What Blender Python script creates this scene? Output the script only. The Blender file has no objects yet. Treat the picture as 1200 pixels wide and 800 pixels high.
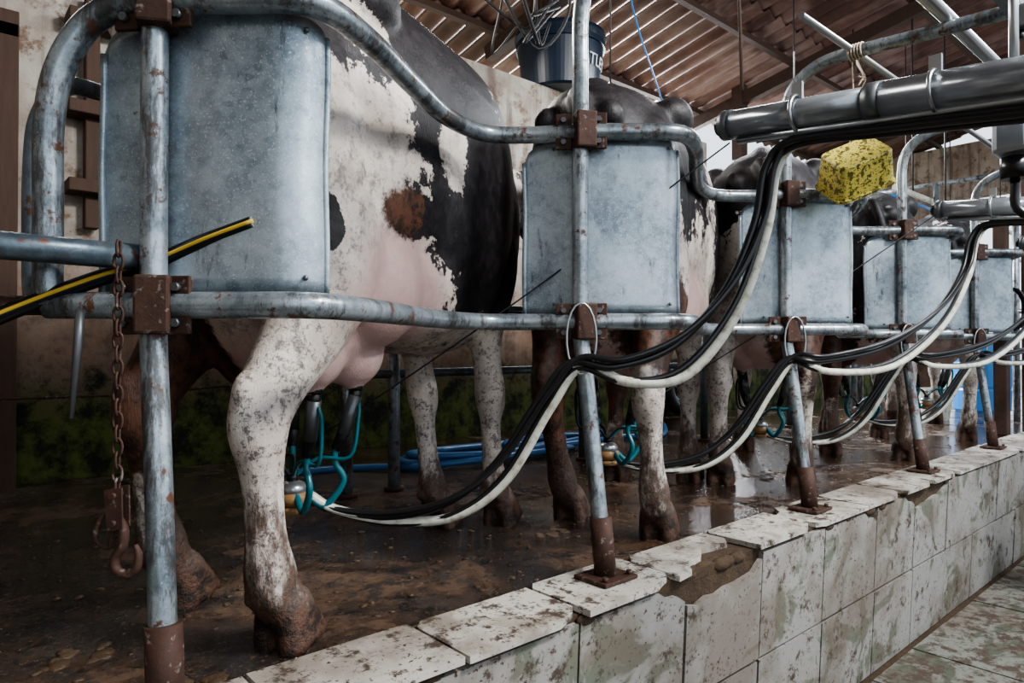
import bpy, bmesh, math, random
import numpy as np
from mathutils import Vector, Matrix
random.seed(4)
R=random.random
def U(a,b): return a+(b-a)*R()
S=0.84
COL=bpy.context.scene.collection

# ---------------- materials ----------------
def mk(name,base=(.5,.5,.5),rough=.5,metal=0.,spec=.5):
    m=bpy.data.materials.new(name); m.use_nodes=True
    nt=m.node_tree; b=nt.nodes['Principled BSDF']
    b.inputs['Base Color'].default_value=(*base,1)
    b.inputs['Roughness'].default_value=rough
    b.inputs['Metallic'].default_value=metal
    b.inputs['Specular IOR Level'].default_value=spec
    return m,nt,b
def obco(nt):
    return nt.nodes.new('ShaderNodeTexCoord').outputs['Object']
def setin(nt,sock,v):
    if isinstance(v,bpy.types.NodeSocket): nt.links.new(v,sock)
    elif isinstance(v,(tuple,list)) and len(v)==3 and sock.type=='RGBA': sock.default_value=(*v,1)
    else: sock.default_value=v
def noise(nt,vec,scale,detail=4,rough=.6,dist=0.):
    n=nt.nodes.new('ShaderNodeTexNoise'); setin(nt,n.inputs['Vector'],vec)
    n.inputs['Scale'].default_value=scale;n.inputs['Detail'].default_value=detail
    n.inputs['Roughness'].default_value=rough;n.inputs['Distortion'].default_value=dist
    return n.outputs['Fac']
def vor(nt,vec,scale,feat='F1'):
    n=nt.nodes.new('ShaderNodeTexVoronoi'); setin(nt,n.inputs['Vector'],vec); n.feature=feat
    n.inputs['Scale'].default_value=scale
    return n
def step(nt,fac,a,b):
    n=nt.nodes.new('ShaderNodeMapRange'); setin(nt,n.inputs['Value'],fac)
    n.inputs['From Min'].default_value=a;n.inputs['From Max'].default_value=b
    n.interpolation_type='SMOOTHSTEP'
    return n.outputs['Result']
def mix(nt,f,a,b):
    n=nt.nodes.new('ShaderNodeMix'); n.data_type='RGBA'
    setin(nt,n.inputs[0],f);setin(nt,n.inputs[6],a);setin(nt,n.inputs[7],b)
    return n.outputs[2]
def ma(nt,op,a,b=0.,clamp=False):
    n=nt.nodes.new('ShaderNodeMath');n.operation=op;n.use_clamp=clamp
    setin(nt,n.inputs[0],a);setin(nt,n.inputs[1],b)
    return n.outputs[0]
def attr(nt,name):
    n=nt.nodes.new('ShaderNodeAttribute');n.attribute_name=name
    return n.outputs['Fac']
def sepz(nt,vec,k='Z'):
    n=nt.nodes.new('ShaderNodeSeparateXYZ');nt.links.new(vec,n.inputs[0]);return n.outputs[k]
def bump(nt,b,h,s=.3,d=.01):
    n=nt.nodes.new('ShaderNodeBump');nt.links.new(h,n.inputs['Height'])
    n.inputs['Strength'].default_value=s;n.inputs['Distance'].default_value=d
    nt.links.new(n.outputs[0],b.inputs['Normal'])
def scl(nt,vec,v):
    n=nt.nodes.new('ShaderNodeVectorMath');n.operation='MULTIPLY';nt.links.new(vec,n.inputs[0]);n.inputs[1].default_value=v
    return n.outputs[0]
L=lambda nt,o,i: nt.links.new(o,i)

def m_galv(name,c1,c2,rust=.62,metal=.55,r0=.38,dirt=.6,spk=.64,grime=.8):
    m,nt,b=mk(name,metal=metal); v=obco(nt)
    n1=noise(nt,v,5,8,.75); n2=noise(nt,v,230,2); n3=noise(nt,v,17,6,.7)
    vv=vor(nt,v,60).outputs['Color']
    c=mix(nt,step(nt,n1,.36,.64),c1,c2)
    bw=nt.nodes.new('ShaderNodeRGBToBW');L(nt,vv,bw.inputs[0])
    c=mix(nt,ma(nt,'MULTIPLY',bw.outputs[0],.35),c,(c2[0]*1.4,c2[1]*1.4,c2[2]*1.4))
    c=mix(nt,ma(nt,'MULTIPLY',step(nt,n2,spk,spk+.09),.7),c,(.60,.65,.68))
    n5=noise(nt,scl(nt,v,(1,1,.22)),12,8,.78)
    c=mix(nt,ma(nt,'MULTIPLY',step(nt,n5,dirt,dirt+.10),grime),c,(.06,.055,.052))
    rs=step(nt,n3,rust,rust+.07)
    c=mix(nt,rs,c,(.10,.045,.027))
    L(nt,c,b.inputs['Base Color'])
    rr=ma(nt,'ADD',ma(nt,'MULTIPLY',n5,.4),r0-.2);L(nt,rr,b.inputs['Roughness'])
    L(nt,ma(nt,'SUBTRACT',metal,ma(nt,'MULTIPLY',rs,metal)),b.inputs['Metallic'])
    bump(nt,b,n3,.2,.004)
    return m
M_panel=m_galv('galvanized_sheet',(.155,.198,.235),(.38,.445,.49),rust=.69,dirt=.575,spk=.59)
M_pipe=m_galv('galvanized_pipe',(.10,.13,.155),(.37,.42,.455),rust=.56,metal=.6,r0=.32,dirt=.50)
M_pipe2=m_galv('old_dark_pipe',(.04,.06,.08),(.15,.19,.22),rust=.56,metal=.5,r0=.38,dirt=.55,spk=.7)
def m_rust():
    m,nt,b=mk('rusty_iron',rough=.7,metal=.25);v=obco(nt)
    n=noise(nt,v,25,6,.7)
    c=mix(nt,n,(.018,.011,.009),(.10,.045,.03));c=mix(nt,step(nt,noise(nt,v,60,3),.58,.7),c,(.19,.16,.14))
    L(nt,c,b.inputs['Base Color']);bump(nt,b,n,.5,.004);return m
M_rust=m_rust()
M_black=mk('black_rubber',(.010,.010,.012),.3)[0]
def m_white():
    m,nt,b=mk('milk_hose_white',rough=.3);v=obco(nt)
    c=mix(nt,step(nt,noise(nt,v,30,5),.45,.75),(.58,.59,.52),(.28,.25,.19));L(nt,c,b.inputs['Base Color']);return m
M_whose=m_white()
M_teal=mk('teal_silicone',(.01,.12,.15),.3)[0]
M_blue=mk('blue_hose_plastic',(.03,.14,.33),.3)[0]
M_amber=mk('amber_plastic',(.28,.16,.07),.25)[0]
M_steel=mk('stainless_steel',(.36,.38,.40),.28,.8)[0]
M_dsteel=mk('dark_steel',(.13,.14,.15),.4,.6)[0]
M_yel=mk('yellow_stripe',(.60,.40,.05),.5)[0]
M_rope=mk('fibre_rope',(.45,.38,.3),.9)[0]
M_wire=mk('thin_cable',(.012,.012,.014),.6)[0]
def m_cyl():
    m,nt,b=mk('cylinder_steel',rough=.2,metal=.5);v=obco(nt)
    c=mix(nt,noise(nt,v,12,4),(.13,.15,.17),(.38,.41,.44));L(nt,c,b.inputs['Base Color']);return m
M_cyl=m_cyl()
def m_wood(name,a,c2,s=1):
    m,nt,b=mk(name,rough=.8);v=obco(nt)
    n=noise(nt,scl(nt,v,(1,8,8) if s else (8,8,1)),3,6,.7)
    L(nt,mix(nt,n,a,c2),b.inputs['Base Color']);bump(nt,b,n,.4,.005);return m
M_wood=m_wood('beam_wood',(.022,.013,.010),(.08,.042,.028))
M_woodv=m_wood('door_wood',(.028,.016,.012),(.10,.055,.035),0)
def m_wall(name,moss=True,top=(.50,.47,.42)):
    m,nt,b=mk(name,rough=.9);v=obco(nt)
    n=noise(nt,v,1.3,8,.65);n2=noise(nt,v,6,9,.72);z=sepz(nt,v)
    c=mix(nt,step(nt,n,.38,.62),top,(top[0]*.6,top[1]*.54,top[2]*.5))
    c=mix(nt,step(nt,n2,.50,.62),c,(.19,.125,.09))
    st=noise(nt,scl(nt,v,(5,5,.4)),2.2,6,.6)
    c=mix(nt,ma(nt,'MULTIPLY',step(nt,st,.46,.68),.75),c,(.13,.095,.08))
    lo=ma(nt,'ADD',z,ma(nt,'MULTIPLY',n2,1.3))
    c=mix(nt,ma(nt,'MULTIPLY',step(nt,lo,2.2,1.35),.85),c,mix(nt,step(nt,n2,.4,.6),(.20,.12,.075),(.10,.06,.04)))
    if moss:
        c=mix(nt,step(nt,lo,1.36,.98),c,mix(nt,step(nt,n2,.4,.6),(.008,.010,.005),(.085,.11,.02)))
    L(nt,c,b.inputs['Base Color']);bump(nt,b,n2,.6,.02);return m
M_wall=m_wall('old_plaster')
M_wallf=m_wall('far_plaster',False,(.48,.40,.34))
def m_floor():
    m,nt,b=mk('wet_dirty_concrete');v=obco(nt)
    n=noise(nt,v,1.6,9,.7,.5);n2=noise(nt,v,9,9,.75);n3=noise(nt,v,60,5,.75)
    c=mix(nt,step(nt,n,.40,.62),(.032,.021,.016),(.19,.105,.058))
    c=mix(nt,step(nt,n2,.47,.58),c,(.022,.015,.012))
    c=mix(nt,ma(nt,'MULTIPLY',step(nt,n3,.54,.64),.75),c,(.32,.19,.11))
    wet=step(nt,ma(nt,'ADD',n,ma(nt,'MULTIPLY',n2,.25)),.70,.60)
    far=step(nt,sepz(nt,v,'X'),1.2,2.4)
    pud=ma(nt,'MULTIPLY',far,step(nt,n,.62,.54))
    wet2=ma(nt,'MAXIMUM',wet,pud)
    c=mix(nt,ma(nt,'MULTIPLY',wet2,.4),c,(.015,.011,.010))
    L(nt,c,b.inputs['Base Color'])
    L(nt,ma(nt,'SUBTRACT',.40,ma(nt,'MULTIPLY',wet2,.34)),b.inputs['Roughness'])
    b.inputs['Specular IOR Level'].default_value=.85
    h=ma(nt,'ADD',ma(nt,'MULTIPLY',n2,1.),ma(nt,'MULTIPLY',n3,.5))
    h=ma(nt,'MULTIPLY',h,ma(nt,'SUBTRACT',1.,ma(nt,'MAXIMUM',ma(nt,'MULTIPLY',wet,.3),ma(nt,'MULTIPLY',pud,.93))))
    bump(nt,b,h,1.,.035);return m
M_floor=m_floor()
def m_tile(name,base,g,dirtiness=.5,rg=.3):
    m,nt,b=mk(name,rough=.25);v=obco(nt)
    n=noise(nt,v,3.2,7,.6,1.2);n2=noise(nt,v,12,9,.78);n3=noise(nt,v,70,3)
    n4=noise(nt,v,1.6,6,.6)
    c=mix(nt,step(nt,n,.52,.58),base,g)
    c=mix(nt,step(nt,n4,.46,.60),c,mix(nt,.65,c,(.15,.115,.09)))
    c=mix(nt,step(nt,n2,dirtiness,dirtiness+.08),c,(.065,.046,.034))
    c=mix(nt,step(nt,n3,.61,.67),c,(.06,.04,.03))
    L(nt,c,b.inputs['Base Color']);L(nt,step(nt,n2,.5-rg*2,1.05),b.inputs['Roughness']);bump(nt,b,n2,.15,.003);return m
M_tile=m_tile('glazed_tile',(.30,.295,.275),(.14,.155,.12),.545)
M_tiletop=m_tile('curb_tile',(.50,.475,.43),(.34,.315,.27),.515)
M_tilefl=m_tile('pit_floor_tile',(.19,.195,.17),(.08,.09,.065),.48)
def m_mortar():
    m,nt,b=mk('mortar',rough=.95);v=obco(nt);n=noise(nt,v,18,7,.7)
    L(nt,mix(nt,n,(.012,.008,.007),(.12,.075,.04)),b.inputs['Base Color']);bump(nt,b,n,.8,.02);return m
M_mortar=m_mortar()
def m_roof():
    m,nt,b=mk('rusty_corrugated_sheet',rough=.42,metal=.35);v=obco(nt)
    n=noise(nt,scl(nt,v,(1,.3,1)),2.2,7,.7);n2=noise(nt,v,.8,4)
    c=mix(nt,step(nt,n,.38,.66),(.14,.068,.055),(.28,.20,.185));c=mix(nt,step(nt,n2,.48,.62),c,(.075,.04,.034))
    L(nt,c,b.inputs['Base Color']);return m
M_roof=m_roof()
def m_buck():
    m,nt,b=mk('stained_yellow_plastic',rough=.45);v=obco(nt)
    n=noise(nt,v,38,4,.6);n2=noise(nt,v,110,3)
    c=mix(nt,step(nt,n,.53,.58),(.62,.53,.12),(.12,.10,.02));c=mix(nt,step(nt,n2,.55,.6),c,(.06,.05,.02))
    L(nt,c,b.inputs['Base Color']);return m
M_buck=m_buck()
M_navy=mk('navy_plastic',(.008,.018,.036),.35)[0]
M_letter=mk('white_lettering',(.6,.62,.62),.6)[0]
M_bright=mk('blue_barrel_plastic',(.04,.2,.5),.35)[0]
def m_ground():
    m,nt,b=mk('outdoor_ground',rough=.95);v=obco(nt)
    L(nt,mix(nt,noise(nt,v,.6,6),(.42,.36,.28),(.35,.38,.24)),b.inputs['Base Color']);return m
M_ground=m_ground()
def m_man():
    m,nt,b=mk('manure',rough=.3);v=obco(nt);n=noise(nt,v,30,5,.7)
    L(nt,mix(nt,n,(.02,.014,.010),(.12,.075,.042)),b.inputs['Base Color']);bump(nt,b,n,.8,.01);return m
M_man=m_man()

def m_cow(name,bcol=(.0065,.006,.0075),brown=(.105,.045,.025)):
    m,nt,b=mk(name,rough=.5,spec=.4);v=obco(nt)
    n1=noise(nt,v,4,6,.65);n2=noise(nt,v,20,6,.72);n3=noise(nt,v,85,4,.75);n4=noise(nt,scl(nt,v,(1,1,.4)),9,7,.75)
    fur=noise(nt,scl(nt,v,(1,1,.2)),240,2)
    w=mix(nt,step(nt,n1,.35,.65),(.70,.64,.58),(.46,.40,.36))
    w=mix(nt,ma(nt,'MULTIPLY',step(nt,n2,.48,.66),.65),w,(.24,.20,.185))
    sp=step(nt,ma(nt,'ADD',ma(nt,'MULTIPLY',n3,.6),ma(nt,'MULTIPLY',n2,.4)),.51,.58)
    w=mix(nt,ma(nt,'MULTIPLY',attr(nt,'speck'),sp),w,(.09,.08,.08))
    w=mix(nt,attr(nt,'pink'),w,mix(nt,n2,(.60,.43,.40),(.40,.27,.26)))
    jit=ma(nt,'ADD',ma(nt,'MULTIPLY',ma(nt,'SUBTRACT',n1,.5),1.6),ma(nt,'MULTIPLY',ma(nt,'SUBTRACT',n2,.5),1.4))
    br=step(nt,ma(nt,'ADD',attr(nt,'brownp'),jit),0,.4)
    bc=mix(nt,step(nt,n2,.4,.62),brown,(brown[0]*.2,brown[1]*.25,brown[2]*.35))
    c=mix(nt,br,w,bc)
    bk=step(nt,ma(nt,'ADD',attr(nt,'patch'),jit),0,.07)
    blk=mix(nt,step(nt,n2,.4,.7),bcol,(bcol[0]*4.,bcol[1]*3.6,bcol[2]*3.4))
    c=mix(nt,bk,c,blk)
    d=attr(nt,'dirt')
    dd=step(nt,ma(nt,'ADD',d,ma(nt,'MULTIPLY',ma(nt,'SUBTRACT',n4,.5),1.3)),.36,.58)
    c=mix(nt,ma(nt,'MULTIPLY',dd,.92),c,mix(nt,step(nt,n3,.4,.65),(.026,.014,.010),(.13,.065,.038)))
    c=mix(nt,attr(nt,'hoof'),c,mix(nt,step(nt,n2,.4,.6),(.018,.011,.009),(.10,.05,.032)))
    L(nt,c,b.inputs['Base Color'])
    h=ma(nt,'ADD',ma(nt,'MULTIPLY',n2,.5),ma(nt,'MULTIPLY',fur,.25))
    h=ma(nt,'ADD',h,ma(nt,'MULTIPLY',ma(nt,'MULTIPLY',dd,n3),1.2))
    bump(nt,b,h,.5,.012)
    return m
M_cow=m_cow('holstein_coat')

# ---------------- geometry helpers ----------------
def cr(pts,n=6):
    P=[np.array(p,float) for p in pts]; out=[]
    for i in range(len(P)-1):
        p0=P[i-1] if i>0 else 2*P[0]-P[1]; p1=P[i];p2=P[i+1]; p3=P[i+2] if i+2<len(P) else 2*P[-1]-P[-2]
        for k in range(n):
            t=k/n
            out.append(.5*((2*p1)+(-p0+p2)*t+(2*p0-5*p1+4*p2-p3)*t*t+(-p0+3*p1-3*p2+p3)*t**3))
    out.append(P[-1]); return out
class B:
    def __init__(s): s.bm=bmesh.new(); s.mats=[]
    def mi(s,m):
        if m not in s.mats: s.mats.append(m)
        return s.mats.index(m)
    def ring(s,c,a,b,ra,rb,seg,e=1.):
        vs=[]
        for k in range(seg):
            t=2*math.pi*k/seg; ct,st=math.cos(t),math.sin(t)
            if e!=1: ct=math.copysign(abs(ct)**e,ct);st=math.copysign(abs(st)**e,st)
            vs.append(s.bm.verts.new(c+a*(ra*ct)+b*(rb*st)))
        return vs
    def skin(s,rings,mi,caps=True,closed=False,smooth=True):
        n=len(rings[0]); rr=rings+([rings[0]] if closed else [])
        for i in range(len(rr)-1):
            for k in range(n):
                f=s.bm.faces.new((rr[i][k],rr[i][(k+1)%n],rr[i+1][(k+1)%n],rr[i+1][k]));f.material_index=mi;f.smooth=smooth
        if caps and not closed:
            for r_,fl in ((rings[0],True),(rings[-1],False)):
                f=s.bm.faces.new(r_[::-1] if fl else r_);f.material_index=mi
    def sweep(s,pts,r,m,seg=12,n=0,closed=False,flat=1.):
        mi=s.mi(m)
        if n: pts=cr([tuple(p) for p in pts],n)
        P=[Vector(p[:3]) for p in pts]
        rs=r if isinstance(r,(list,tuple)) else [r]*len(P)
        if len(rs)!=len(P):
            rs=list(np.interp(np.linspace(0,1,len(P)),np.linspace(0,1,len(rs)),rs))
        N=len(P); rings=[]; up=None
        for i in range(N):
            if closed: t=(P[(i+1)%N]-P[i-1])
            else: t=P[min(i+1,N-1)]-P[max(i-1,0)]
            t.normalize()
            if up is None:
                up=Vector((0,0,1)) if abs(t.z)<.9 else Vector((0,1,0))
            up=(up-t*up.dot(t)).normalized()
            sd=t.cross(up)
            rings.append(s.ring(P[i],sd,up,rs[i],rs[i]*flat,seg))
        s.skin(rings,mi,closed=closed)
    def loft(s,pts,m,seg=20,n=4,e=1.,fx=False):
        mi=s.mi(m); Q=cr(pts,n) if n else [np.array(p,float) for p in pts]; rings=[]
        for i,q in enumerate(Q):
            a=Q[max(i-1,0)];b=Q[min(i+1,len(Q)-1)]
            t=Vector(b[:3]-a[:3]).normalized()
            if fx: t=Vector((1,0,0))
            side=Vector((0,1,0)); side=(side-t*side.dot(t)).normalized()
            nn=t.cross(side)
            rings.append(s.ring(Vector(q[:3]),side,nn,max(q[3],.004),max(q[4],.004),seg,e))
        s.skin(rings,mi)
    def ell(s,c,r,m,rot=None,u=20,v=12):
        mi=s.mi(m)
        M=Matrix.Translation(c)@(rot.to_4x4() if rot else Matrix.Identity(4))@Matrix.Diagonal((*r,1))
        g=bmesh.ops.create_uvsphere(s.bm,u_segments=u,v_segments=v,radius=1,matrix=M)
        for vv in g['verts']:
            for f in vv.link_faces: f.material_index=mi;f.smooth=True
    def box(s,c,size,m,rot=None,bev=0.):
        mi=s.mi(m)
        M=Matrix.Translation(c)@(rot.to_4x4() if rot else Matrix.Identity(4))@Matrix.Diagonal((*size,1))
        g=bmesh.ops.create_cube(s.bm,size=1,matrix=M)
        fs=set(f for v in g['verts'] for f in v.link_faces)
        for f in fs: f.material_index=mi
        if bev:
            es=list(set(e for f in fs for e in f.edges))
            r=bmesh.ops.bevel(s.bm,geom=es,offset=bev,segments=2,affect='EDGES',profile=.5)
            for f in r['faces']: f.material_index=mi
    def cyl(s,p0,p1,r,m,seg=16,r2=None):
        s.sweep([p0,p1],[r,r if r2 is None else r2],m,seg)
    def prism(s,poly,off,m):
        mi=s.mi(m); off=Vector(off)
        a=[s.bm.verts.new(Vector(p)) for p in poly]; b=[s.bm.verts.new(Vector(p)+off) for p in poly]
        n=len(a)
        fs=[s.bm.faces.new(a),s.bm.faces.new(b[::-1])]
        for k in range(n): fs.append(s.bm.faces.new((a[k],b[k],b[(k+1)%n],a[(k+1)%n])))
        for f in fs: f.material_index=mi
    def obj(s,name,parent=None,mat=None,fix=True):
        if fix: bmesh.ops.recalc_face_normals(s.bm,faces=s.bm.faces)
        me=bpy.data.meshes.new(name); s.bm.to_mesh(me); s.bm.free()
        for m in s.mats: me.materials.append(m)
        o=bpy.data.objects.new(name,me); COL.objects.link(o)
        if mat is not None: o.matrix_world=mat
        if parent: o.parent=parent
        return o
def empty(name,loc=(0,0,0)):
    e=bpy.data.objects.new(name,None);COL.objects.link(e);e.location=loc;return e

# ---------------- room ----------------
b=B();b.box((5,3.76,-.05),(17,4.48,.1),M_floor);b.obj('floor_platform')
b=B();b.box((2.8,-.05,-.85),(11.6,2.75,.1),M_mortar)
b.obj('floor_pit')
b=B();b.box((5,-3,-.45),(17,3.2,.9),M_floor);b.obj('floor_opposite')
b=B();b.box((10.7,.0,-.45),(5,2.9,.9),M_floor);b.obj('floor_end')
b=B();b.box((5,5,-1),(120,120,.2),M_ground);b.obj('ground')
b=B();b.box((2.0,4.6,1.57),(10,.2,3.14),M_wall);b.box((10.2,4.6,.6),(6.4,.2,1.2),M_wall);b.obj('wall_back')
b=B();b.box((-3.1,1.5,2.4),(.2,9,4.8),M_wall);b.obj('wall_left')
b=B()
b.box((13.1,.4,1.6),(.2,2.6,3.2),M_wallf);b.box((13.1,4.95,1.6),(.2,1.9,3.2),M_wallf);b.box((13.1,1.5,3.65),(.2,9,.9),M_wallf);b.box((13.1,-2,1.1),(.2,1.6,2.2),M_wallf)
b.obj('wall_right')
b=B()
for k in range(5): b.box((-.62+.2*k,4.47,1.15),(.19,.04,2.3),M_woodv,bev=.004)
b.box((.34,4.43,1.2),(.14,.12,2.45),M_woodv,bev=.006);b.box((-.82,4.43,1.2),(.14,.12,2.45),M_woodv,bev=.006)
b.box((-.24,4.43,2.42),(1.3,.12,.14),M_woodv,bev=.006);b.box((-.24,4.43,.6),(1.0,.04,.12),M_woodv);b.box((-.24,4.43,1.8),(1.0,.04,.12),M_woodv)
b.obj('door_1')
b=B()
for z in(1.62,2.05,2.55): b.box((1.0,4.40,z),(.75,.16,.07),M_woodv,bev=.006)
for x in(.75,1.25): b.box((x,4.44,2.05),(.07,.08,1.3),M_woodv,bev=.006)
b.obj('wooden_wall_rack')
# roof
b=B();mi=b.mi(M_roof)
for (ya,yb,dz,xm) in ((6.8,5.2,-.025,6.6),(5.4,3.6,0.,13.3),(3.8,1.2,.025,13.3),(1.4,-1.2,.05,13.3),(-1.0,-3.0,.075,13.3)):
    prev=None
    N=int((xm+3.3)/.024)
    for i in range(N+1):
        x=-3.3+i*.024; w=.034*math.sin(x*2*math.pi/.24)
        c=(b.bm.verts.new((x,ya,5.0-.2*ya+w+dz)),b.bm.verts.new((x,yb,5.0-.2*yb+w+dz)))
        if prev:
            f=b.bm.faces.new((prev[0],prev[1],c[1],c[0]));f.smooth=True
        prev=c
b.obj('ceiling_corrugated_roof',fix=False)
b=B()
ang=math.atan(-.2);rx=Matrix.Rotation(ang,3,'X')
for x in (-2.6,.9,4.4,7.9,11.2): b.box((x,1.25,5.0-.2*1.25-.2),(.10,8.4,.15),M_wood,rx)
for y in (5.2,3.9,2.6,1.3,0,-1.4,-2.6): b.box((5,y,5.0-.2*y-.075),(16.4,.055,.07),M_wood,rx)
for x in (4.4,7.9,11.2): b.box((x,4.6,3.6),(.14,.14,.95),M_wood)
b.obj('roof_timber_frame')

# ---------------- tiled curb / pit wall ----------------
b=B()
b.prism([(-3,1.285,0.0),(7.8,1.285,0.0),(7.8,1.325,-.82),(-3,1.325,-.82)],(0,.2,0),M_mortar)
b.prism([(-3,1.285,0.004),(7.8,1.285,.004),(7.8,1.52,.004),(-3,1.52,.004)],(0,0,-.03),M_mortar)
for (x,y,r) in [(U(-.5,7.5),U(1.27,1.31),U(.02,.05)) for _ in range(60)]+[(2.0+U(-.16,.16),1.3+U(-.01,.03),U(.02,.05)) for _ in range(22)]:
    b.ell((x,y,-.01),(r*1.3,r*.5,r*.5),M_mortar,u=7,v=5)
b.obj('pit_wall_core')
b=B()
js=[-2.6+.49*k for k in range(6)]+[.37,.86,1.354,1.848,2.32,2.83,3.37,3.86,4.36,4.86,5.36,5.85,6.35,6.85,7.35,7.8]
def fy(z): return 1.262-.04*(z/.8)
for i in range(len(js)-1):
    x0,x1=js[i]+.005,js[i+1]-.005
    for row,(zt,zb) in enumerate(((-.012,-.396),(-.406,-.79))):
        j=[U(-.004,.004) for _ in range(4)]
        if row==0 and i in (9,13):
            top=[(x0,zt-.075)]; xs=np.linspace(x0,x1,9)[1:-1]
            for k,x in enumerate(xs): top.append((x,zt-.10+.02*R()+ .055*k/8))
            top.append((x1,zt-.02))
        elif row==0 and R()<.25:
            top=[(x0,zt),(x1-.14,zt),(x1-.09,zt-.03),(x1-.04,zt-.035),(x1,zt-.06)]
        else: top=[(x0,zt+j[0]),(x1,zt+j[1])]
        yo=U(-.003,.003)
        poly=[(x,fy(z)+yo,z) for x,z in top]+[(x1,fy(zb)+yo,zb),(x0,fy(zb)+yo,zb)]
        b.prism(poly,(0,.02,0),M_tile)
b.obj('wall_pit_tiling')
b=B()
xs=[-2.6];
while xs[-1]<7.6: xs.append(xs[-1]+U(.40,.5))
for i in range(len(xs)-1):
    x0,x1=xs[i]+.005,xs[i+1]-.005
    yf,yb_=1.248+U(-.006,.006),1.50+U(-.012,.012)
    poly=[(x0,yf),(x1,yf),(x1,yb_),(x0,yb_)]
    mid=(x0+x1)/2
    if 1.75<mid<2.3:
        poly=[(x0,yf),(x0+.08,yf+.01),(x0+.13,yf+.06),(x0+.22,yf+.07),(x0+.30,yf+.12),(x1-.05,yf+.10),(x1,yf+.14),(x1,yb_),(x0+.05,yb_),(x0,yb_-.05)]
    elif R()<.4:
        a=U(.04,.1);poly=[(x0,yf),(x1-a-.05,yf),(x1-a,yf+.02),(x1-.03,yf+.03),(x1,yf+.06),(x1,yb_),(x0+.03,yb_),(x0,yb_-.03)]
    elif R()<.5:
        poly=[(x0,yf+.02),(x0+.05,yf),(x1,yf),(x1,yb_-.03),(x1-.05,yb_),(x0+.12,yb_),(x0+.07,yb_-.05),(x0,yb_-.07)]
    z=.024+U(-.003,.003)
    b.prism([(x,y,z) for x,y in poly],(0,0,-.018),M_tiletop)
b.obj('curb_tiles')
b=B()
random.seed(9)
for i in range(14):
    for k in range(3):
        x0=.3+i*.5;y0=1.27-.5*(k+1)
        b.prism([(x0+.006,y0+.006,-.79),(x0+.494,y0+.006,-.79),(x0+.494,y0+.494,-.79),(x0+.006,y0+.494,-.79)],(0,0,U(.004,.01)),M_tilefl)
b.obj('pit_floor_tiles')
b=B()
random.seed(21)
for _ in range(600):
    cx=U(.1,6.5);cy=U(1.55,3.2)
    r=U(.003,.010)
    b.ell((cx,cy,0.001),(r*U(.8,1.9),r*U(.8,1.6),r*.45),M_man,Matrix.Rotation(U(0,3),3,'Z'),u=8,v=5)
for cx,cy in((.45,1.60),(1.9,1.95),(.3,1.9)):
    for _ in range(14):
        r=U(.008,.02);b.ell((cx+U(-.07,.07),cy+U(-.05,.05),.0),(r*1.6,r*1.2,r*.35),M_man,Matrix.Rotation(U(0,3),3,'Z'),u=9,v=6)
b.obj('manure_debris')

# ---------------- stall railing ----------------
PX=[.36,1.6,2.95,4.35,5.75,7.1]
RZ,LZ=1.42,.815
SO=[(0,1.49),(.12,1.375),(.25,1.285),(.42,1.355),(.65,1.51),(.87,1.65),(1.06,1.70),(1.19,1.62)]
def srail(z):
    pts=[]
    for i in range(5):
        d=(PX[i+1]-PX[i])/1.3
        for dx,y in SO: pts.append((PX[i]+dx*d,y,z))
    return pts
rail=empty('milking_stall_railing')
top=[(.20,1.615,LZ),(.20,1.615,1.0),(.20,1.615,1.17),(.215,1.60,1.28),(.255,1.575,1.37),(.31,1.53,1.415)]
topc=cr([tuple(p) for p in srail(RZ)],8)
b=B();b.sweep(cr(top+[(.36,1.49,RZ)],6)+topc[1:-30],.027,M_pipe,14);b.obj('top_rail',rail)
b=B();b.sweep([(.20,1.62,LZ),(.28,1.56,LZ)]+cr([tuple(p) for p in srail(LZ)],8)[:-30],.027,M_pipe,14);b.obj('bottom_rail',rail)
b=B();b.sweep([(.20,1.63,.82),(.205,1.82,.83),(.21,1.93,.9),(.21,1.93,1.15),(.225,1.94,1.28),(.28,1.97,1.37),(.36,2.02,1.39)],.022,M_pipe2,12,n=6)
b.obj('end_gate_pipe',rail)
b=B();b.sweep([(.35,1.52,.912),(-.5,1.56,.925),(-1.6,1.6,.93)],.026,M_pipe2,14,n=4)
b.sweep([(.20,1.63,LZ),(.02,1.66,.81),(-.1,1.7,.80)],.02,M_rust,10);b.obj('gate_rail',rail)
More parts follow.
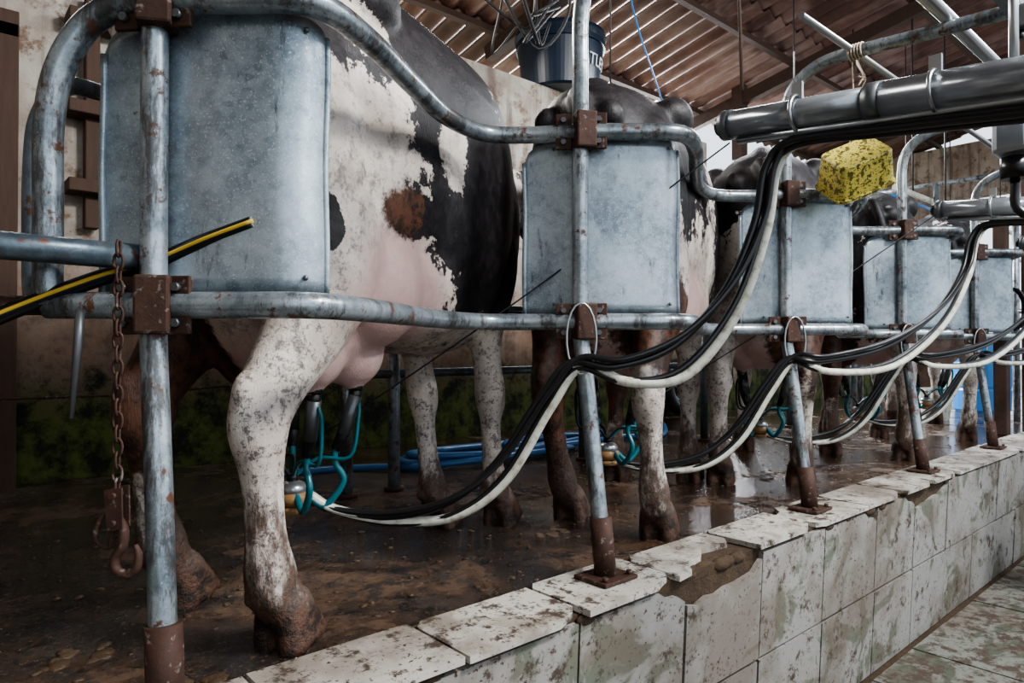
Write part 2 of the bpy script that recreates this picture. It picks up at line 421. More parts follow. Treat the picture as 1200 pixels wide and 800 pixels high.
for i,x in enumerate(PX[:5]):
    b=B()
    if i==0:
        pts=[(x,1.386,0.03),(x,1.40,.12),(x,1.45,.5),(x,1.485,.72),(x,1.49,.82),(x,1.49,1.3),(x,1.49,2.4)]
    else:
        pts=[(x,1.386,0.03),(x,1.41,.2),(x,1.465,.62),(x,1.485,.74),(x,1.49,.82),(x,1.49,1.2),(x,1.49,1.6),(x,1.488,1.78),(x,1.46,1.88),(x,1.38,1.945),(x,1.25,1.97),(x,.9,1.95),(x,.45,1.93)]
    b.sweep(pts,.026,M_pipe,14,n=6)
    b.obj('post_pipe',rail)
    b=B()
    b.cyl((x,1.386,.03),(x,1.407,.21),.034,M_rust,16)
    b.box((x,1.386,.033),(.15,.13,.012),M_rust,bev=.003)
    for sx in(-.055,.055):
        b.cyl((x+sx,1.34,.036),(x+sx,1.34,.052),.009,M_rust,6)
    for z in (RZ,LZ):
        yy=1.486
        b.box((x,yy-.012,z),(.066,.07,.115),M_rust,Matrix.Rotation(-.5,3,'Z'),bev=.006)
        R2=Matrix.Rotation(math.radians(-48),3,'Z')
        for sd in (-1,1):
            c=Vector((x,yy,z))+R2@Vector((sd*.056,-.005,0))
            b.box(c,(.05,.012,.115),M_rust,R2,bev=.003)
            for zz in(-.035,.035):
                p=c+Vector((0,0,zz)); n=R2@Vector((0,-1,0))
                b.cyl(p+n*.004,p+n*.018,.009,M_dsteel,6)
    b.obj('rusty_clamp',rail)
def s_at(i,dx):
    d=(PX[i+1]-PX[i])/1.3
    if dx<0:
        if i==0:
            return (PX[0]+dx, 1.49-dx*1.05)
        d=(PX[i]-PX[i-1])/1.3
        pts=SO+[(1.3,1.49)]
        q=1.3+dx; base=PX[i-1]
    else: pts=SO+[(1.3,1.49)]; q=dx; base=PX[i]
    C=cr(pts,8); y=np.interp(q,[c[0] for c in C],[c[1] for c in C])
    return (base+q*d,y)
for i in range(5):
    b=B();mi=b.mi(M_panel)
    a0,a1=(-.10,.285) if i else (-.075,.30)
    nx,nz=40,20; zt,zb=RZ-.012,LZ+.03
    grid=[]
    for k in range(nx+1):
        f=k/nx; x,y=s_at(i,a0+(a1-a0)*f)
        bulge=.022*math.sin(math.pi*f)
        col=[]
        ed=min(f,1-f)*(a1-a0)
        rc=.07
        dz=0 if ed>rc else rc-math.sqrt(max(rc*rc-(rc-ed)**2,0))
        if f>.5: dz*=.35
        for j in range(nz+1):
            g=j/nz
            col.append(b.bm.verts.new((x+.01+.0015*math.sin(g*9+i),y+.05-bulge+.002*math.sin(g*7+f*5+i),zb+(zt-dz-zb)*g)))
        grid.append(col)
    for k in range(nx):
        for j in range(nz):
            f=b.bm.faces.new((grid[k][j],grid[k+1][j],grid[k+1][j+1],grid[k][j+1]));f.smooth=True
    for col in (grid[0],grid[-1]):
        b.sweep([v.co.copy() for v in col],.005,M_panel,6)
    for k in (6,34):
        for j in (1,19):
            p=grid[k][j].co; b.ell(p+Vector((-.003,-.006,0)),(.006,.005,.006),M_dsteel,u=8,v=6)
    o=b.obj('rump_guard_panel' ,fix=False)
    md=o.modifiers.new('s','SOLIDIFY');md.thickness=.003

# ---------------- cows ----------------
def build_cow(name,loc,yaw,feet,blobs,browns=(),pinkamt=1.,head=True,speck=.9,inv=(),rise=0.):
    b=B();m=M_cow
    T=[(-.30,1.58,1.38,.05),(-.27,1.64,1.20,.12),(-.20,1.71,1.04,.20),(-.08,1.76,.94,.26),(.08,1.785,.90,.31),(.28,1.80,.84,.33),(.5,1.80,.78,.35),
       (.75,1.80,.72,.375),(1.0,1.805,.70,.37),(1.2,1.83,.73,.32),(1.36,1.79,.80,.27),(1.52,1.66,.90,.21),(1.62,1.54,1.0,.14)]
    rz=lambda x: rise*float(np.interp(x,[-.1,.35,1.1,1.5],[0,1,.9,0]))
    b.loft([(x,0,(zt+rz(x)+zb)/2,w+.15*rz(x),(zt+rz(x)-zb)/2) for x,zt,zb,w in T],m,seg=36,n=4,e=.80,fx=True)
    b.loft([(x,0,z+rz(x),r1,r2) for x,z,r1,r2 in ((-.25,1.64,.035,.03),(0,1.77,.05,.04),(.5,1.79,.05,.04),(1.2,1.82,.05,.05),(1.5,1.66,.04,.05))],m,seg=12)
    for s in(-1,1):
        b.ell((.26,s*.26,1.68+rz(.26)*.6),(.13,.085,.09),m); b.ell((-.25,s*.12,1.57),(.06,.05,.06),m)
        if s<0: b.ell((.04,-.20,1.28),(.26,.15,.38),m)
        else: b.ell((.08,.16,1.26),(.25,.15,.36),m)
        b.ell((.14,s*.235,1.02),(.19,.11,.22),m)
        b.ell((1.22,s*.22,1.25),(.20,.11,.36),m)
        b.ell((.62,s*.2,.95),(.35,.16,.2),m)
        b.ell((.80,s*.19,1.45+rise*.7),(.5,.17,.27),m)
        b.ell((.37,s*.20,.93),(.19,.155,.20),m)
    b.loft([(1.3,0,1.36,.2,.36),(1.55,0,1.40,.16,.27),(1.8,0,1.47,.12,.2),(2.0,0,1.54,.105,.165),(2.12,0,1.58,.09,.13)],m,seg=24)
    b.loft([(2.03,0,1.66,.06,.06),(2.12,0,1.61,.11,.13),(2.25,0,1.52,.118,.14),(2.4,0,1.40,.085,.115),(2.52,0,1.29,.068,.09),(2.6,0,1.22,.078,.082),(2.66,0,1.17,.05,.05)],m,seg=20)
    for s in(-1,1):
        b.ell((2.06,s*.2,1.62),(.045,.12,.065),m,Matrix.Rotation(s*.35,3,'X'))
        b.ell((2.25,s*.105,1.58),(.035,.028,.03),m)
    b.ell((.30,0,.86),(.35,.25,.25),m);b.ell((.12,0,.92),(.2,.20,.22),m)
    for tx in(.19,.39):
        for s in(-1,1):
            b.ell((tx,s*.11,.72),(.115,.10,.115),m); b.loft([(tx,s*.12,.65,.03,.03),(tx,s*.125,.59,.022,.022),(tx,s*.125,.56,.012,.012)],m,seg=10)
    def sh(p,f,z0=1.0):
        x,y,z=p[:3]; k=max(0,1-z/z0); k=min(k,1.0)
        return (x+f[0]*k,y+f[1]*k,z)+tuple(p[3:])
    def hoof(cx,cy,f):
        for s in(-1,1):
            yy=cy+s*.034
            b.loft([sh(p,f) for p in ((cx+.012,cy+s*.024,.135,.032,.05),(cx+.025,yy,.09,.037,.06),(cx+.04,yy+s*.004,.045,.037,.074),(cx+.055,yy+s*.008,.002,.040,.088))],m,seg=16)
            b.ell(sh((cx-.055,cy+s*.034,.135),f),(.024,.02,.028),m,u=10,v=8)
    for s,f in((-1,feet[0]),(1,feet[1])):
        y=s*.215;q=1 if s<0 else .85
        b.loft([sh(p,f,.9) for p in ((.08,s*.17*q,1.40,.13*q,.20*q),(.10,s*.20*q,1.12,.14,.22*q),(.12,s*.225,.95,.12,.18),(.06,y,.80,.092,.135),(-.03,y,.68,.070,.10),(-.09,y,.59,.064,.088),(-.10,y,.53,.062,.082),(-.085,y,.45,.050,.060),(-.07,y,.36,.045,.052),(-.055,y,.27,.048,.053),(-.035,y,.19,.060,.066),(-.01,y,.13,.055,.058),(.01,y,.09,.055,.06))],m,seg=22)
        b.ell(sh((-.155,y,.62),f,.9),(.035,.03,.06),m,u=10,v=8)
        b.ell(sh((-.07,y-s*.045,.55),f,.9),(.04,.03,.05),m,u=10,v=8)
        hoof(0.,y,f)
    for s,f in((-1,feet[2]),(1,feet[3])):
        y=s*.19
        b.loft([sh(p,f,1.3) for p in ((1.25,s*.22,1.35,.09,.16),(1.18,s*.23,1.08,.10,.15),(1.15,s*.215,.92,.09,.115),(1.155,y,.78,.07,.085),(1.16,y,.66,.058,.066),(1.165,y,.57,.064,.07),(1.165,y,.50,.062,.066),(1.155,y,.43,.045,.047),(1.15,y,.33,.042,.044),(1.15,y,.24,.046,.048),(1.155,y,.18,.058,.062),(1.17,y,.12,.052,.053),(1.18,y,.09,.052,.056))],m,seg=20)
        hoof(1.17,y,f)
    b.sweep([(-.26,0,1.66),(-.31,-.03,1.60),(-.33,-.07,1.45),(-.32,-.09,1.25),(-.30,-.10,1.1),(-.29,-.10,.98),(-.28,-.10,.88)],[.045,.035,.028,.024,.03,.04,.01],m,10,n=4)
    tmp=b.obj('tmp')
    md=tmp.modifiers.new('r','REMESH');md.mode='VOXEL';md.voxel_size=.0135
    md=tmp.modifiers.new('s','SMOOTH');md.factor=.6;md.iterations=6
    dg=bpy.context.evaluated_depsgraph_get()
    me=bpy.data.meshes.new_from_object(tmp.evaluated_get(dg))
    bpy.data.objects.remove(tmp)
    me.materials.clear();me.materials.append(M_cow)
    nv=len(me.vertices);co=np.empty(nv*3,np.float32);me.vertices.foreach_get('co',co);P=co.reshape(-1,3)
    def blob(c,r): return 1-np.sqrt((((P-np.array(c))/np.array(r))**2).sum(1))
    def put(nm,a):
        at=me.attributes.new(nm,'FLOAT','POINT');at.data.foreach_set('value',a.astype(np.float32))
    pv=np.full(nv,-1.)
    for c,r in blobs: pv=np.maximum(pv,blob(c,r)*2)
    for c,r in inv: pv=np.minimum(pv,-blob(c,r)*.8)
    put('patch',pv)
    bv=np.full(nv,-1.)
    for c,r in browns: bv=np.maximum(bv,blob(c,r)*2)
    put('brownp',bv)
    pk=np.clip(np.maximum(blob((.35,-.1,.90),(.34,.5,.27)),blob((.3,0,.70),(.4,.3,.3)))*3,0,1)*pinkamt
    put('pink',pk)
    put('speck',np.clip(1.35-P[:,2]*.75,0,1)*speck*(1-.8*pk))
    z=P[:,2]; put('dirt',np.clip(.74-z*.95,0,1)*1.0)
    put('hoof',np.clip((.125-z)/.03,0,1))
    for p in me.polygons: p.use_smooth=True
    o=bpy.data.objects.new(name,me);COL.objects.link(o)
    o.location=loc;o.rotation_euler=(0,0,yaw)
    return o
YAW=math.radians(26)
b1=[((1.05,-.2,1.25),(.66,.6,.50)),((1.35,-.2,1.5),(.45,.5,.5)),((.35,-.1,1.95),(1.0,.6,.50)),((.12,-.3,1.74),(.48,.35,.27)),((.68,-.3,1.55),(.36,.3,.42)),((-.02,-.34,1.05),(.07,.12,.08)),((2.3,0,1.4),(.5,.3,.4)),((1.05,-.3,.95),(.45,.25,.17)),((1.15,.2,1.0),(.2,.2,.3))]
inv1=[((.58,-.36,1.38),(.07,.2,.12)),((.18,-.3,1.63),(.10,.16,.07)),((.85,-.4,.77),(.5,.3,.09))]
br1=[((.38,-.36,1.14),(.16,.14,.08)),((.0,.22,.66),(.28,.2,.42))]
cow_specs=[
 ((.655,1.905,0),YAW,[(-.12,-.05),(.0,0),(0,-.09),(-.14,-.27)],b1,br1,inv1),
 ((2.06,1.83,0),YAW,[(-.03,-.03),(.12,-.06),(.0,.0),(-.12,.0)],[((.2,0,1.55),(.7,.6,.46)),((1.1,0,1.3),(.5,.6,.5)),((2.3,0,1.4),(.5,.3,.4))],[((.0,.22,.62),(.3,.25,.5)),((.0,-.24,.80),(.24,.2,.25)),((1.15,.2,.5),(.2,.2,.3))],[((.42,0,1.1),(.16,.5,.3))]),
 ((3.42,1.86,0),YAW,[(.05,.03),(-.08,0),(.0,.0),(.1,.0)],[((.35,0,1.6),(.9,.6,.42)),((1.3,0,1.2),(.4,.5,.5)),((2.3,0,1.4),(.5,.3,.4))],[((.0,-.2,.7),(.2,.2,.3))],[((.3,0,.8),(.2,.5,.2))]),
 ((4.80,1.87,0),YAW,[(-.05,0),(.08,0),(.0,.0),(.1,.0)],[((.2,0,1.4),(.6,.6,.65)),((1.1,0,1.4),(.5,.5,.5)),((2.3,0,1.4),(.5,.3,.4))],[((.0,.2,.6),(.2,.2,.3))],[]),
 ((6.18,1.87,0),YAW,[(.03,0),(-.06,0),(.1,.0),(.0,.0)],[((.5,0,1.5),(.9,.6,.5)),((2.3,0,1.4),(.5,.3,.4))],[],[]),
]
for k,(loc,yw,feet,bl,br,inv) in enumerate(cow_specs):
    build_cow('dairy_cow',loc,yw,feet,bl,br,inv=inv,rise=.13 if k==0 else .03)

# ---------------- milking clusters ----------------
for ci,(loc,yw,*_) in enumerate(cow_specs):
    b=B()
    c=Vector((.28,.03,.265))
    b.ell(c,(.05,.05,.033),M_amber);b.ell(c+Vector((0,0,.028)),(.045,.045,.028),M_steel)
    b.cyl(c+Vector((0,0,.05)),c+Vector((0,0,.075)),.018,M_black)
    b.cyl(c+Vector((0,0,-.045)),c+Vector((0,0,-.025)),.04,M_amber,20)
    for tx in(.19,.39):
        for s in(-1,1):
            t=Vector((tx,s*.125,.61));lean=(c-t)*.32;lean.z=0
            b.sweep([t,t+Vector((0,0,-.03)),t+lean*.6+Vector((0,0,-.15)),t+lean+Vector((0,0,-.20))],[.022,.020,.020,.015],M_black,14)
            b.sweep([t+Vector((0,0,.01)),t+Vector((0,0,-.012))],.025,M_black,14)
            b.sweep([t+Vector((0,0,-.03)),t+lean*.6+Vector((0,0,-.15))],.0215,M_black if s>0 else M_dsteel,14)
            q=t+lean+Vector((0,0,-.19)); d=(q-c);d.z=0
            b.sweep([q,q+Vector((0,0,-.05)),q+d*.2+Vector((0,0,-.11)),c+d*.75+Vector((0,0,-.03)),c+d*.3+Vector((0,0,.01)),c+Vector((0,0,.02))],.0105,M_teal,10,n=5)
            b.sweep([t+Vector((0,s*.015,-.05)),t+lean*.3+Vector((0,s*.035,-.10)),t+lean*.7+Vector((0,s*.035,-.22)),c+d*.6+Vector((0,0,.12)),c+Vector((0,0,.06))],.006,M_teal if s<0 else M_black,8,n=5)
    o=b.obj('milking_cluster');o.location=loc;o.rotation_euler=(0,0,yw)

# ---------------- hoses ----------------
H0=[(1.98,.30,1.275),(1.99,.70,1.327),(2.0,.986,1.36),(1.99,1.07,1.295),(1.966,1.094,1.12),(1.88,1.144,.91),(1.744,1.236,.738),(1.60,1.35,.673),(1.52,1.46,.685),(1.459,1.54,.566),(1.37,1.643,.364),(1.258,1.757,.24),(1.127,1.898,.196),(1.0,2.0,.22),(.93,2.04,.27)]
def hose(dXtop,dX,off,sag,r,m,b):
    pts=[]
    w=[1,1,1,1,.95,.75,.4,0,0,0,0,0,0,0,0]
    sg=[0,0,0,.0,.3,.9,1.2,.6,.1,.3,.6,.5,.2,0,0]
    for i,(p,k,g) in enumerate(zip(H0,w,sg)):
        fade=1 if i<13 else .3
        d=dX+(dXtop-dX)*k
        pts.append((p[0]+d+off[0]*fade,p[1]+off[1]*fade,p[2]+off[2]*fade-sag*g))
    b.sweep(pts,r,m,10,n=6)
for k,(dt,dx) in enumerate(((0,0),(2.07,1.38),(3.75,2.75),(5.1,4.13))):
    b=B()
    hose(dt,dx,(0,0,0),0,.0125,M_black,b)
    hose(dt,dx,(.012,-.028,.012),-.02,.010,M_black,b)
    hose(dt,dx,(.02,-.01,-.012),.05,.010,M_black,b)
    hose(dt,dx,(.035,-.02,.0),.075,.0155,M_whose,b)
    x=PX[1]+dx-.0 if k else 1.6
    lp=[(x-.05+.07*math.cos(t)*.5,1.44-.06*math.cos(t)*.5,.76+.11*math.sin(t)) for t in np.linspace(0,2*math.pi,20)[:-1]]
    b.sweep(lp,.004,M_steel,6,closed=True)
    b.obj('milk_hose_bundle')
for (a,c,m_) in (((2.0,1.2,1.40),(.97,2.10,.42),0),((4.05,1.2,1.45),(2.45,2.0,.42),0)):
    b=B();mid=[a[i]*.5+c[i]*.5-(.02 if i==2 else 0) for i in range(3)]
    b.sweep([a,mid,c],.003,M_wire,6,n=8);b.obj('retraction_cord')
def cylr(X,e=1.0):
    b=B()
    a=Vector((X,1.22,1.46));d=(Vector((X,.30,1.37))-a);Ld=d.length;d.normalize()
    b.cyl(a,a+d*.03,.048,M_dsteel,24);b.cyl(a+d*.03,a+d*.45,.044,M_cyl,24)
    b.cyl(a+d*.45,a+d*.49,.052,M_dsteel,24);b.cyl(a+d*.49,a+d*1.25,.050,M_cyl,24)
    b.cyl(a-d*.02,a,.03,M_black,16)
    p=Vector((.0,0,-.055))
    b.sweep([a+p+d*.05,a+p+d*1.2],.012,M_steel,10)
    b.sweep([a+d*.1+Vector((.04,0,-.05)),a+d*1.2+Vector((.05,0,-.055))],.010,M_black,10)
    for t in(.25,.62,.9):
        q=a+d*t
        b.sweep([q+Vector((.055*math.cos(w),0,.055*math.sin(w))) for w in np.linspace(0,2*math.pi,17)[:-1]],.006,M_steel,6,closed=True)
        b.box(q+Vector((0,0,.07)),(.012,.03,.05),M_steel)
    return b.obj('cluster_retraction_cylinder')
cylr(2.0);cylr(4.05);cylr(5.75)
b=B()
b.sweep([(.6,.85,1.99),(8,.85,1.99)],.026,M_steel,14)
b.obj('milk_line_pipe')
b=B()
for y,z in ((.62,1.90),(.62,1.97)):
    b.box((4.3,y,z),(7.4,.05,.012),M_dsteel)
b.box((4.3,.597,1.935),(7.4,.006,.06),M_dsteel)
for k in range(14):
    x=1.1+k*.5
    b.box((x,.62,1.935),(.02,.06,.10),M_steel,bev=.002);b.cyl((x+.1,.62,1.98),(x+.1,.62,2.03),.014,M_steel,10)
    b.box((x+.25,.60,1.86),(.07,.05,.08),M_dsteel,bev=.006);b.cyl((x+.25,.60,1.82),(x+.25,.6,1.79),.01,M_black,8)
b.obj('pulsator_rail')
b=B()
b.sweep([(3.0,2.9,2.05),(5,2.9,2.02),(9,2.9,2.03)],.03,M_teal,12)
for x in(3.4,5.9,8.6): b.sweep([(x,2.9,2.05),(x,2.9,4.4)],.006,M_wire,6)
b.obj('teal_water_pipe')
b=B()
b.sweep([(2.5,1.2,1.98),(9,1.2,1.97)],.014,M_steel,10);b.obj('vacuum_pipe')
b=B()
for y,z,r_,m_ in ((2.6,2.35,.03,M_whose),(2.3,1.85,.022,M_steel),(3.2,2.6,.025,M_bright)):
    b.sweep([(7.4,y,z),(12.9,y,z+.03)],r_,m_,10)
    for x in(7.9,11.2): b.sweep([(x,y,z),(x,y,4.3)],.008,M_wire,6)
for y in (1.8,2.5,3.3): b.sweep([(8.3,y,0),(8.3,y,2.5)],.03,M_pipe,10)
b.sweep([(8.3,1.2,1.1),(8.3,3.6,1.1)],.025,M_pipe,10);b.sweep([(8.3,1.2,1.7),(8.3,3.6,1.7)],.025,M_pipe,10);b.sweep([(8.3,1.2,2.5),(8.3,3.6,2.5)],.025,M_pipe,10)
b.obj('exit_gate_plumbing')
b=B()
b.box((2.30,.50,1.34),(.10,.09,.15),M_steel,bev=.015);b.cyl((2.3,.5,1.26),(2.3,.5,1.2),.035,M_black,16);b.cyl((2.3,.5,1.41),(2.3,.5,1.93),.012,M_steel,10)
b.sweep([(2.3,.5,1.2),(2.3,.48,1.1),(2.33,.3,1.05),(2.36,.1,1.2)],.012,M_black,10,n=6)
b.obj('milk_meter')
def lathe(b,prof,m,M,seg=28):
    mi=b.mi(m);rings=[]
    for r_,z in prof:
        rings.append([b.bm.verts.new(M@Vector((r_*math.cos(2*math.pi*k/seg),r_*math.sin(2*math.pi*k/seg),z))) for k in range(seg)])
    b.skin(rings,mi,smooth=False)
b=B();mi=b.mi(M_buck)
Mb=Matrix.Translation((2.98,1.20,1.49))@Matrix.Rotation(math.radians(-41),4,'Z')@Matrix.Rotation(math.radians(-22),4,'Y')@Matrix.Rotation(math.radians(40),4,'X')
rings=[]
for (a_,c_,z) in ((.112,.080,.075),(.116,.084,.07),(.128,.094,-.07),(.136,.102,-.072),(.136,.102,-.082),(.124,.090,-.082),(.106,.076,.06)):
    ring=[]
    for k in range(40):
        t=2*math.pi*k/40;ct,st=math.cos(t),math.sin(t)
        ring.append(b.bm.verts.new(Mb@Vector((a_*math.copysign(abs(ct)**.28,ct),c_*math.copysign(abs(st)**.28,st),z))))
    rings.append(ring)
b.skin(rings,mi,smooth=False)
b.sweep([Mb@Vector((0,.09,-.07)),(2.96,1.2,1.68),(2.95,1.2,1.955)],.003,M_rope,6,n=4)
b.obj('yellow_plastic_tub')
b=B()
for k in range(5):
    b.sweep([(2.95+.03*math.cos(t),1.18+.012*(k-2),1.967+.03*math.sin(t)) for t in np.linspace(0,2*math.pi,14)[:-1]],.004,M_rope,6,closed=True)
for k in range(4):
    b.sweep([(2.95,1.18,1.94),(2.95+U(-.03,.03),1.17,1.90),(2.95+U(-.05,.05),1.16,1.86),(2.95+U(-.03,.03),1.17,1.84+U(-.03,.03))],.003,M_rope,6,n=4)
b.obj('rope_tie')

# ---------------- chain and hook ----------------
b=B()
def link(b,c,ax,L_,w,r,m):
    pts=[]
    for t in np.linspace(0,2*math.pi,17)[:-1]:
        s_=math.copysign(abs(math.sin(t))**.8,math.sin(t));pts.append(Vector(c)+Vector(ax)*(w*math.cos(t))+Vector((0,0,1))*(L_*s_))
    b.sweep(pts,r,m,6,closed=True)
zc=.915;k=0;cx,cy=.286,1.43
while zc>.47:
    ax=(.75,-.66,0) if k%2 else (.5,.6,0)
    link(b,(cx,cy,zc),ax,.0155,.0085,.0027,M_rust);zc-=.0245;k+=1
R2=Matrix.Rotation(math.radians(-41),3,'Z')
def hp(x,z,y=0): return Vector((cx,cy,0))+R2@Vector((x,y,0))+Vector((0,0,z))
for yy in(-.012,.012): b.prism([hp(-.018,.47,yy),hp(.014,.475,yy),hp(.016,.40,yy),hp(-.012,.395,yy)],R2@Vector((0,.005,0)),M_rust)
b.cyl(hp(.0,.46,-.02),hp(0,.46,.02),.006,M_rust,8);b.cyl(hp(.0,.41,-.02),hp(0,.41,.02),.006,M_rust,8)
b.sweep([hp(x,z) for x,z in ((0,.42),(.012,.395),(.010,.365),(-.002,.345),(.0,.325),(.018,.315),(.036,.325),(.040,.35),(.034,.368))],[.010,.012,.012,.012,.013,.012,.011,.009,.005],M_rust,10,n=5,flat=.7)
b.sweep([hp(x,z,.01) for x,z in ((-.0,.43),(-.028,.425),(-.045,.395),(-.042,.37),(-.02,.36),(-.012,.39))],.0045,M_rust,8,n=5)
b.obj('hanging_chain_hook')
b=B()
pp=[(.03,1.66,.735),(.14,1.625,.80),(.28,1.57,.87),(.37,1.53,.905),(.45,1.45,.95),(.52,1.385,.985)]
b.sweep(pp,.0165,M_black,14,n=6)
st=[(p[0]-.003,p[1]-.0075,p[2]+.0015) for p in pp]
b.sweep([(x-.0045,y-.0045,z) for x,y,z in st],.0046,M_yel,8,n=6)
b.cyl((.52,1.385,.985),(.522,1.382,.986),.017,M_steel,14)
b.obj('striped_hose_stub')
b=B();b.sweep([(.235,1.49,.80),(.232,1.49,.74),(.222,1.49,.60)],[.008,.008,.004],M_dsteel,8);b.obj('hanging_iron_pin')
b=B()
b.sweep([(-.6,3.3,.55),(.6,3.3,.53),(1.1,3.2,.56),(1.85,3.05,.6)],.006,M_rust,6,n=6)
b.obj('wall_chain')

b=B()
for x in(1.60,1.87,3.3,4.7,6.1,7.5):
    b.sweep([(x,3.05,0),(x,3.05,.96)],.031,M_pipe if x<2 else M_pipe2,12)
    b.cyl((x,3.05,0),(x,3.05,.02),.05,M_rust,12)
for z in(.60,.96): b.sweep([(1.6,3.05,z),(8,3.05,z)],.024,M_pipe2,10)
b.obj('breast_rail')
b=B()
def coil(cx,cy,rx,ry,n,b,z0=.02):
    pts=[]
    for k in range(n*24+1):
        t=2*math.pi*k/24
        f=1-.10*(k/24)/n*2
        pts.append((cx+rx*f*math.cos(t)+.04*math.sin(t*.37),cy+ry*f*math.sin(t)+.03*math.cos(t*.53),z0+.028*(k/24)*.8+.012*math.sin(t*1.7)))
    b.sweep(pts,.021,M_blue,10)
coil(2.9,3.50,.75,.22,3,b);coil(3.6,3.55,.6,.2,2,b,.03)
b.sweep([(2.15,3.5,.03),(1.9,3.7,.02),(1.5,3.8,.02)],.021,M_blue,10,n=6)
b.sweep([(4.2,3.55,.03),(4.6,3.4,.02),(5.2,3.8,.02),(5.6,4.2,.02)],.021,M_blue,10,n=6)
b.obj('blue_water_hose')

# ---------------- tank on the wall ----------------
DX=4.66
b=B();Mt=Matrix.Translation((DX,4.6,3.145))
lathe(b,[(0,0),(.34,0),(.36,.02),(.41,.42),(.43,.42),(.43,.47),(.415,.47),(.43,.5),(.44,.52),(.43,.56),(.3,.6),(0,.62)],M_navy,Mt,64)
tk=b.obj('blue_water_drum')
cu=bpy.data.curves.new('t','FONT');cu.body='ARTLEY';cu.size=.15;cu.extrude=.002;cu.align_x='CENTER'
to=bpy.data.objects.new('t',cu);COL.objects.link(to)
me=bpy.data.meshes.new_from_object(to.evaluated_get(bpy.context.evaluated_depsgraph_get()));bpy.data.objects.remove(to)
for v in me.vertices:
    a=math.radians(-84)+v.co.x/.42; z=.20+v.co.y; r_=.362+.05*z/.42*1.0+.006+v.co.z
    v.co=Vector((DX+r_*math.cos(a),4.6+r_*math.sin(a),3.145+z))
me.materials.clear();me.materials.append(M_letter)
lo=bpy.data.objects.new('lettering',me);COL.objects.link(lo);lo.parent=tk
b=B()
for k in range(7):
    x=3.4+U(-.25,.25);y=3.6+U(-.2,.2)
    b.sweep([(x,y,4.25),(x+U(-.1,.1),y,3.8),(x+U(-.15,.15),y,3.3),(x+U(-.3,.3),y+.1,2.95+U(-.1,.2)),(x+U(-.4,.4),y+.2,3.3)],U(.008,.018),M_wire,7,n=6)
b.sweep([(3.6,2.9,4.4),(4.2,3.4,3.6),(4.9,3.6,2.9)],.007,M_bright,6,n=5)
b.sweep([(4.4,2.6,4.4),(4.5,2.6,2.6)],.012,M_wood,6)
b.obj('hanging_cables')

b=B();b.box((7.15,1.42,1.8),(.16,.16,3.9),M_wood,bev=.01);b.obj('wooden_post')
b=B();b.box((6.9,1.60,1.0),(.10,.10,2.0),M_wood,bev=.01)
for k in range(4):
    b.sweep([(6.83+.01*k,1.53,1.15+.0*k)]+[(6.82-.015*k,1.52-.09*math.sin(t)-.01*k,1.0-.17*math.cos(t)+.17-.12) for t in np.linspace(math.pi,3*math.pi,18)],.011,M_black,8)
b.obj('wooden_post')
b=B();lathe(b,[(0,0),(.26,0),(.28,.03),(.29,.25),(.28,.27),(.29,.3),(.29,.55),(.28,.57),(.29,.6),(.28,.84),(.24,.87),(0,.88)],M_bright,Matrix.Translation((9.3,2.35,0)));b.obj('plastic_barrel')
b=B();lathe(b,[(0,0),(.12,0),(.16,.3),(.17,.3),(.165,.32),(.14,.3),(.1,.02),(0,.02)],M_whose,Matrix.Translation((7.9,2.4,0)));b.obj('white_bucket')
b=B()
b.sweep([(6.3+.24*math.cos(t),4.38,.32+.24*math.sin(t)) for t in np.linspace(0,2*math.pi,33)[:-1]],.07,M_black,14,closed=True)
b.sweep([(6.3+.16*math.cos(t),4.38,.32+.16*math.sin(t)) for t in np.linspace(0,2*math.pi,25)[:-1]],.02,M_steel,8,closed=True)
for t in np.linspace(0,2*math.pi,7)[:-1]: b.cyl((6.3,4.38,.32),(6.3+.16*math.cos(t),4.38,.32+.16*math.sin(t)),.012,M_steel,6)
b.obj('spare_wheel')
b=B()
for sx in(-.16,.16):
    for sy in(-.12,.12): b.cyl((5.4+sx,.95+sy,-.79),(5.4+sx,.95+sy,-.28),.013,M_dsteel,8)
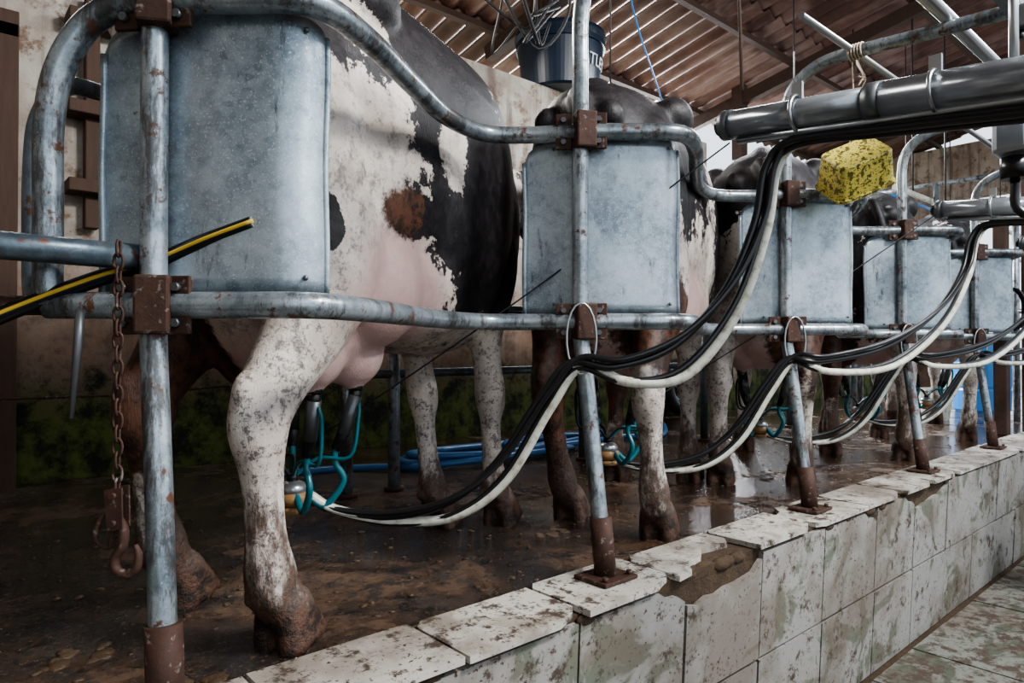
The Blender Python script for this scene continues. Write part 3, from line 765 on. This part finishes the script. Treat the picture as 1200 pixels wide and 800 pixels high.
b.box((5.4,.95,-.27),(.38,.30,.03),M_dsteel,bev=.006);b.box((5.4,.83,-.55),(.32,.015,.02),M_dsteel);b.box((5.4,1.07,-.55),(.32,.015,.02),M_dsteel)
b.obj('metal_stool')

# ---------------- lights, world ----------------
w=bpy.data.worlds.new('W');bpy.context.scene.world=w;w.use_nodes=True
bg=w.node_tree.nodes['Background'];bg.inputs[0].default_value=(.82,.90,1,1);bg.inputs[1].default_value=1.8
def area(loc,target,size,en,col=(1,1,1),sy=None):  # adds an area lamp; no opening is modelled with it
    l=bpy.data.lights.new('added_area_light','AREA');l.energy=en;l.color=col;l.size=size
    if sy:l.shape='RECTANGLE';l.size_y=sy
    o=bpy.data.objects.new('added_area_light',l);COL.objects.link(o);o.location=loc
    o.rotation_euler=(Vector(target)-Vector(loc)).to_track_quat('-Z','Y').to_euler()
    return o
area((2.4,-1.2,3.5),(1.3,2.1,.7),.6,170,(1,.97,.93),.45)  # added key lamp over the pit, for highlights on near panel and flank
area((5.5,-1.2,3.8),(4.5,2,.6),1.0,120,(.95,.97,1),.7)  # second added key lamp over the pit, aimed at the farther stalls
area((8.5,6.9,3.4),(4.0,2.2,.2),2.2,1200,(.92,.96,1),1.4)  # outdoor lamp for daylight through the open side past the back wall
area((1.6,4.95,3.55),(1.0,2.2,0),3.4,110,(1,.96,.9),.35)  # added back lamp above the wall top, for glints on the wet floor
area((5.8,3.0,3.4),(4.4,2.4,0),1.6,50,(.92,.96,1),.5)  # extra lamp under the roof above the far stalls, no opening there
try:
    bpy.context.scene.view_settings.look='AgX - Medium High Contrast'
except Exception as e: print(e)

cd=bpy.data.cameras.new('cam');cam=bpy.data.objects.new('camera',cd);COL.objects.link(cam)
cd.lens=24;cd.sensor_width=36;cd.clip_start=.02
cam.location=(0,0,.73);cam.rotation_euler=(math.radians(90.57),0,math.radians(48.7-90))
bpy.context.scene.camera=cam
for o in list(bpy.context.scene.objects):
    if o.parent is None:
        o.location=o.location*S
        if o.type not in('CAMERA','LIGHT'): o.scale=o.scale*S
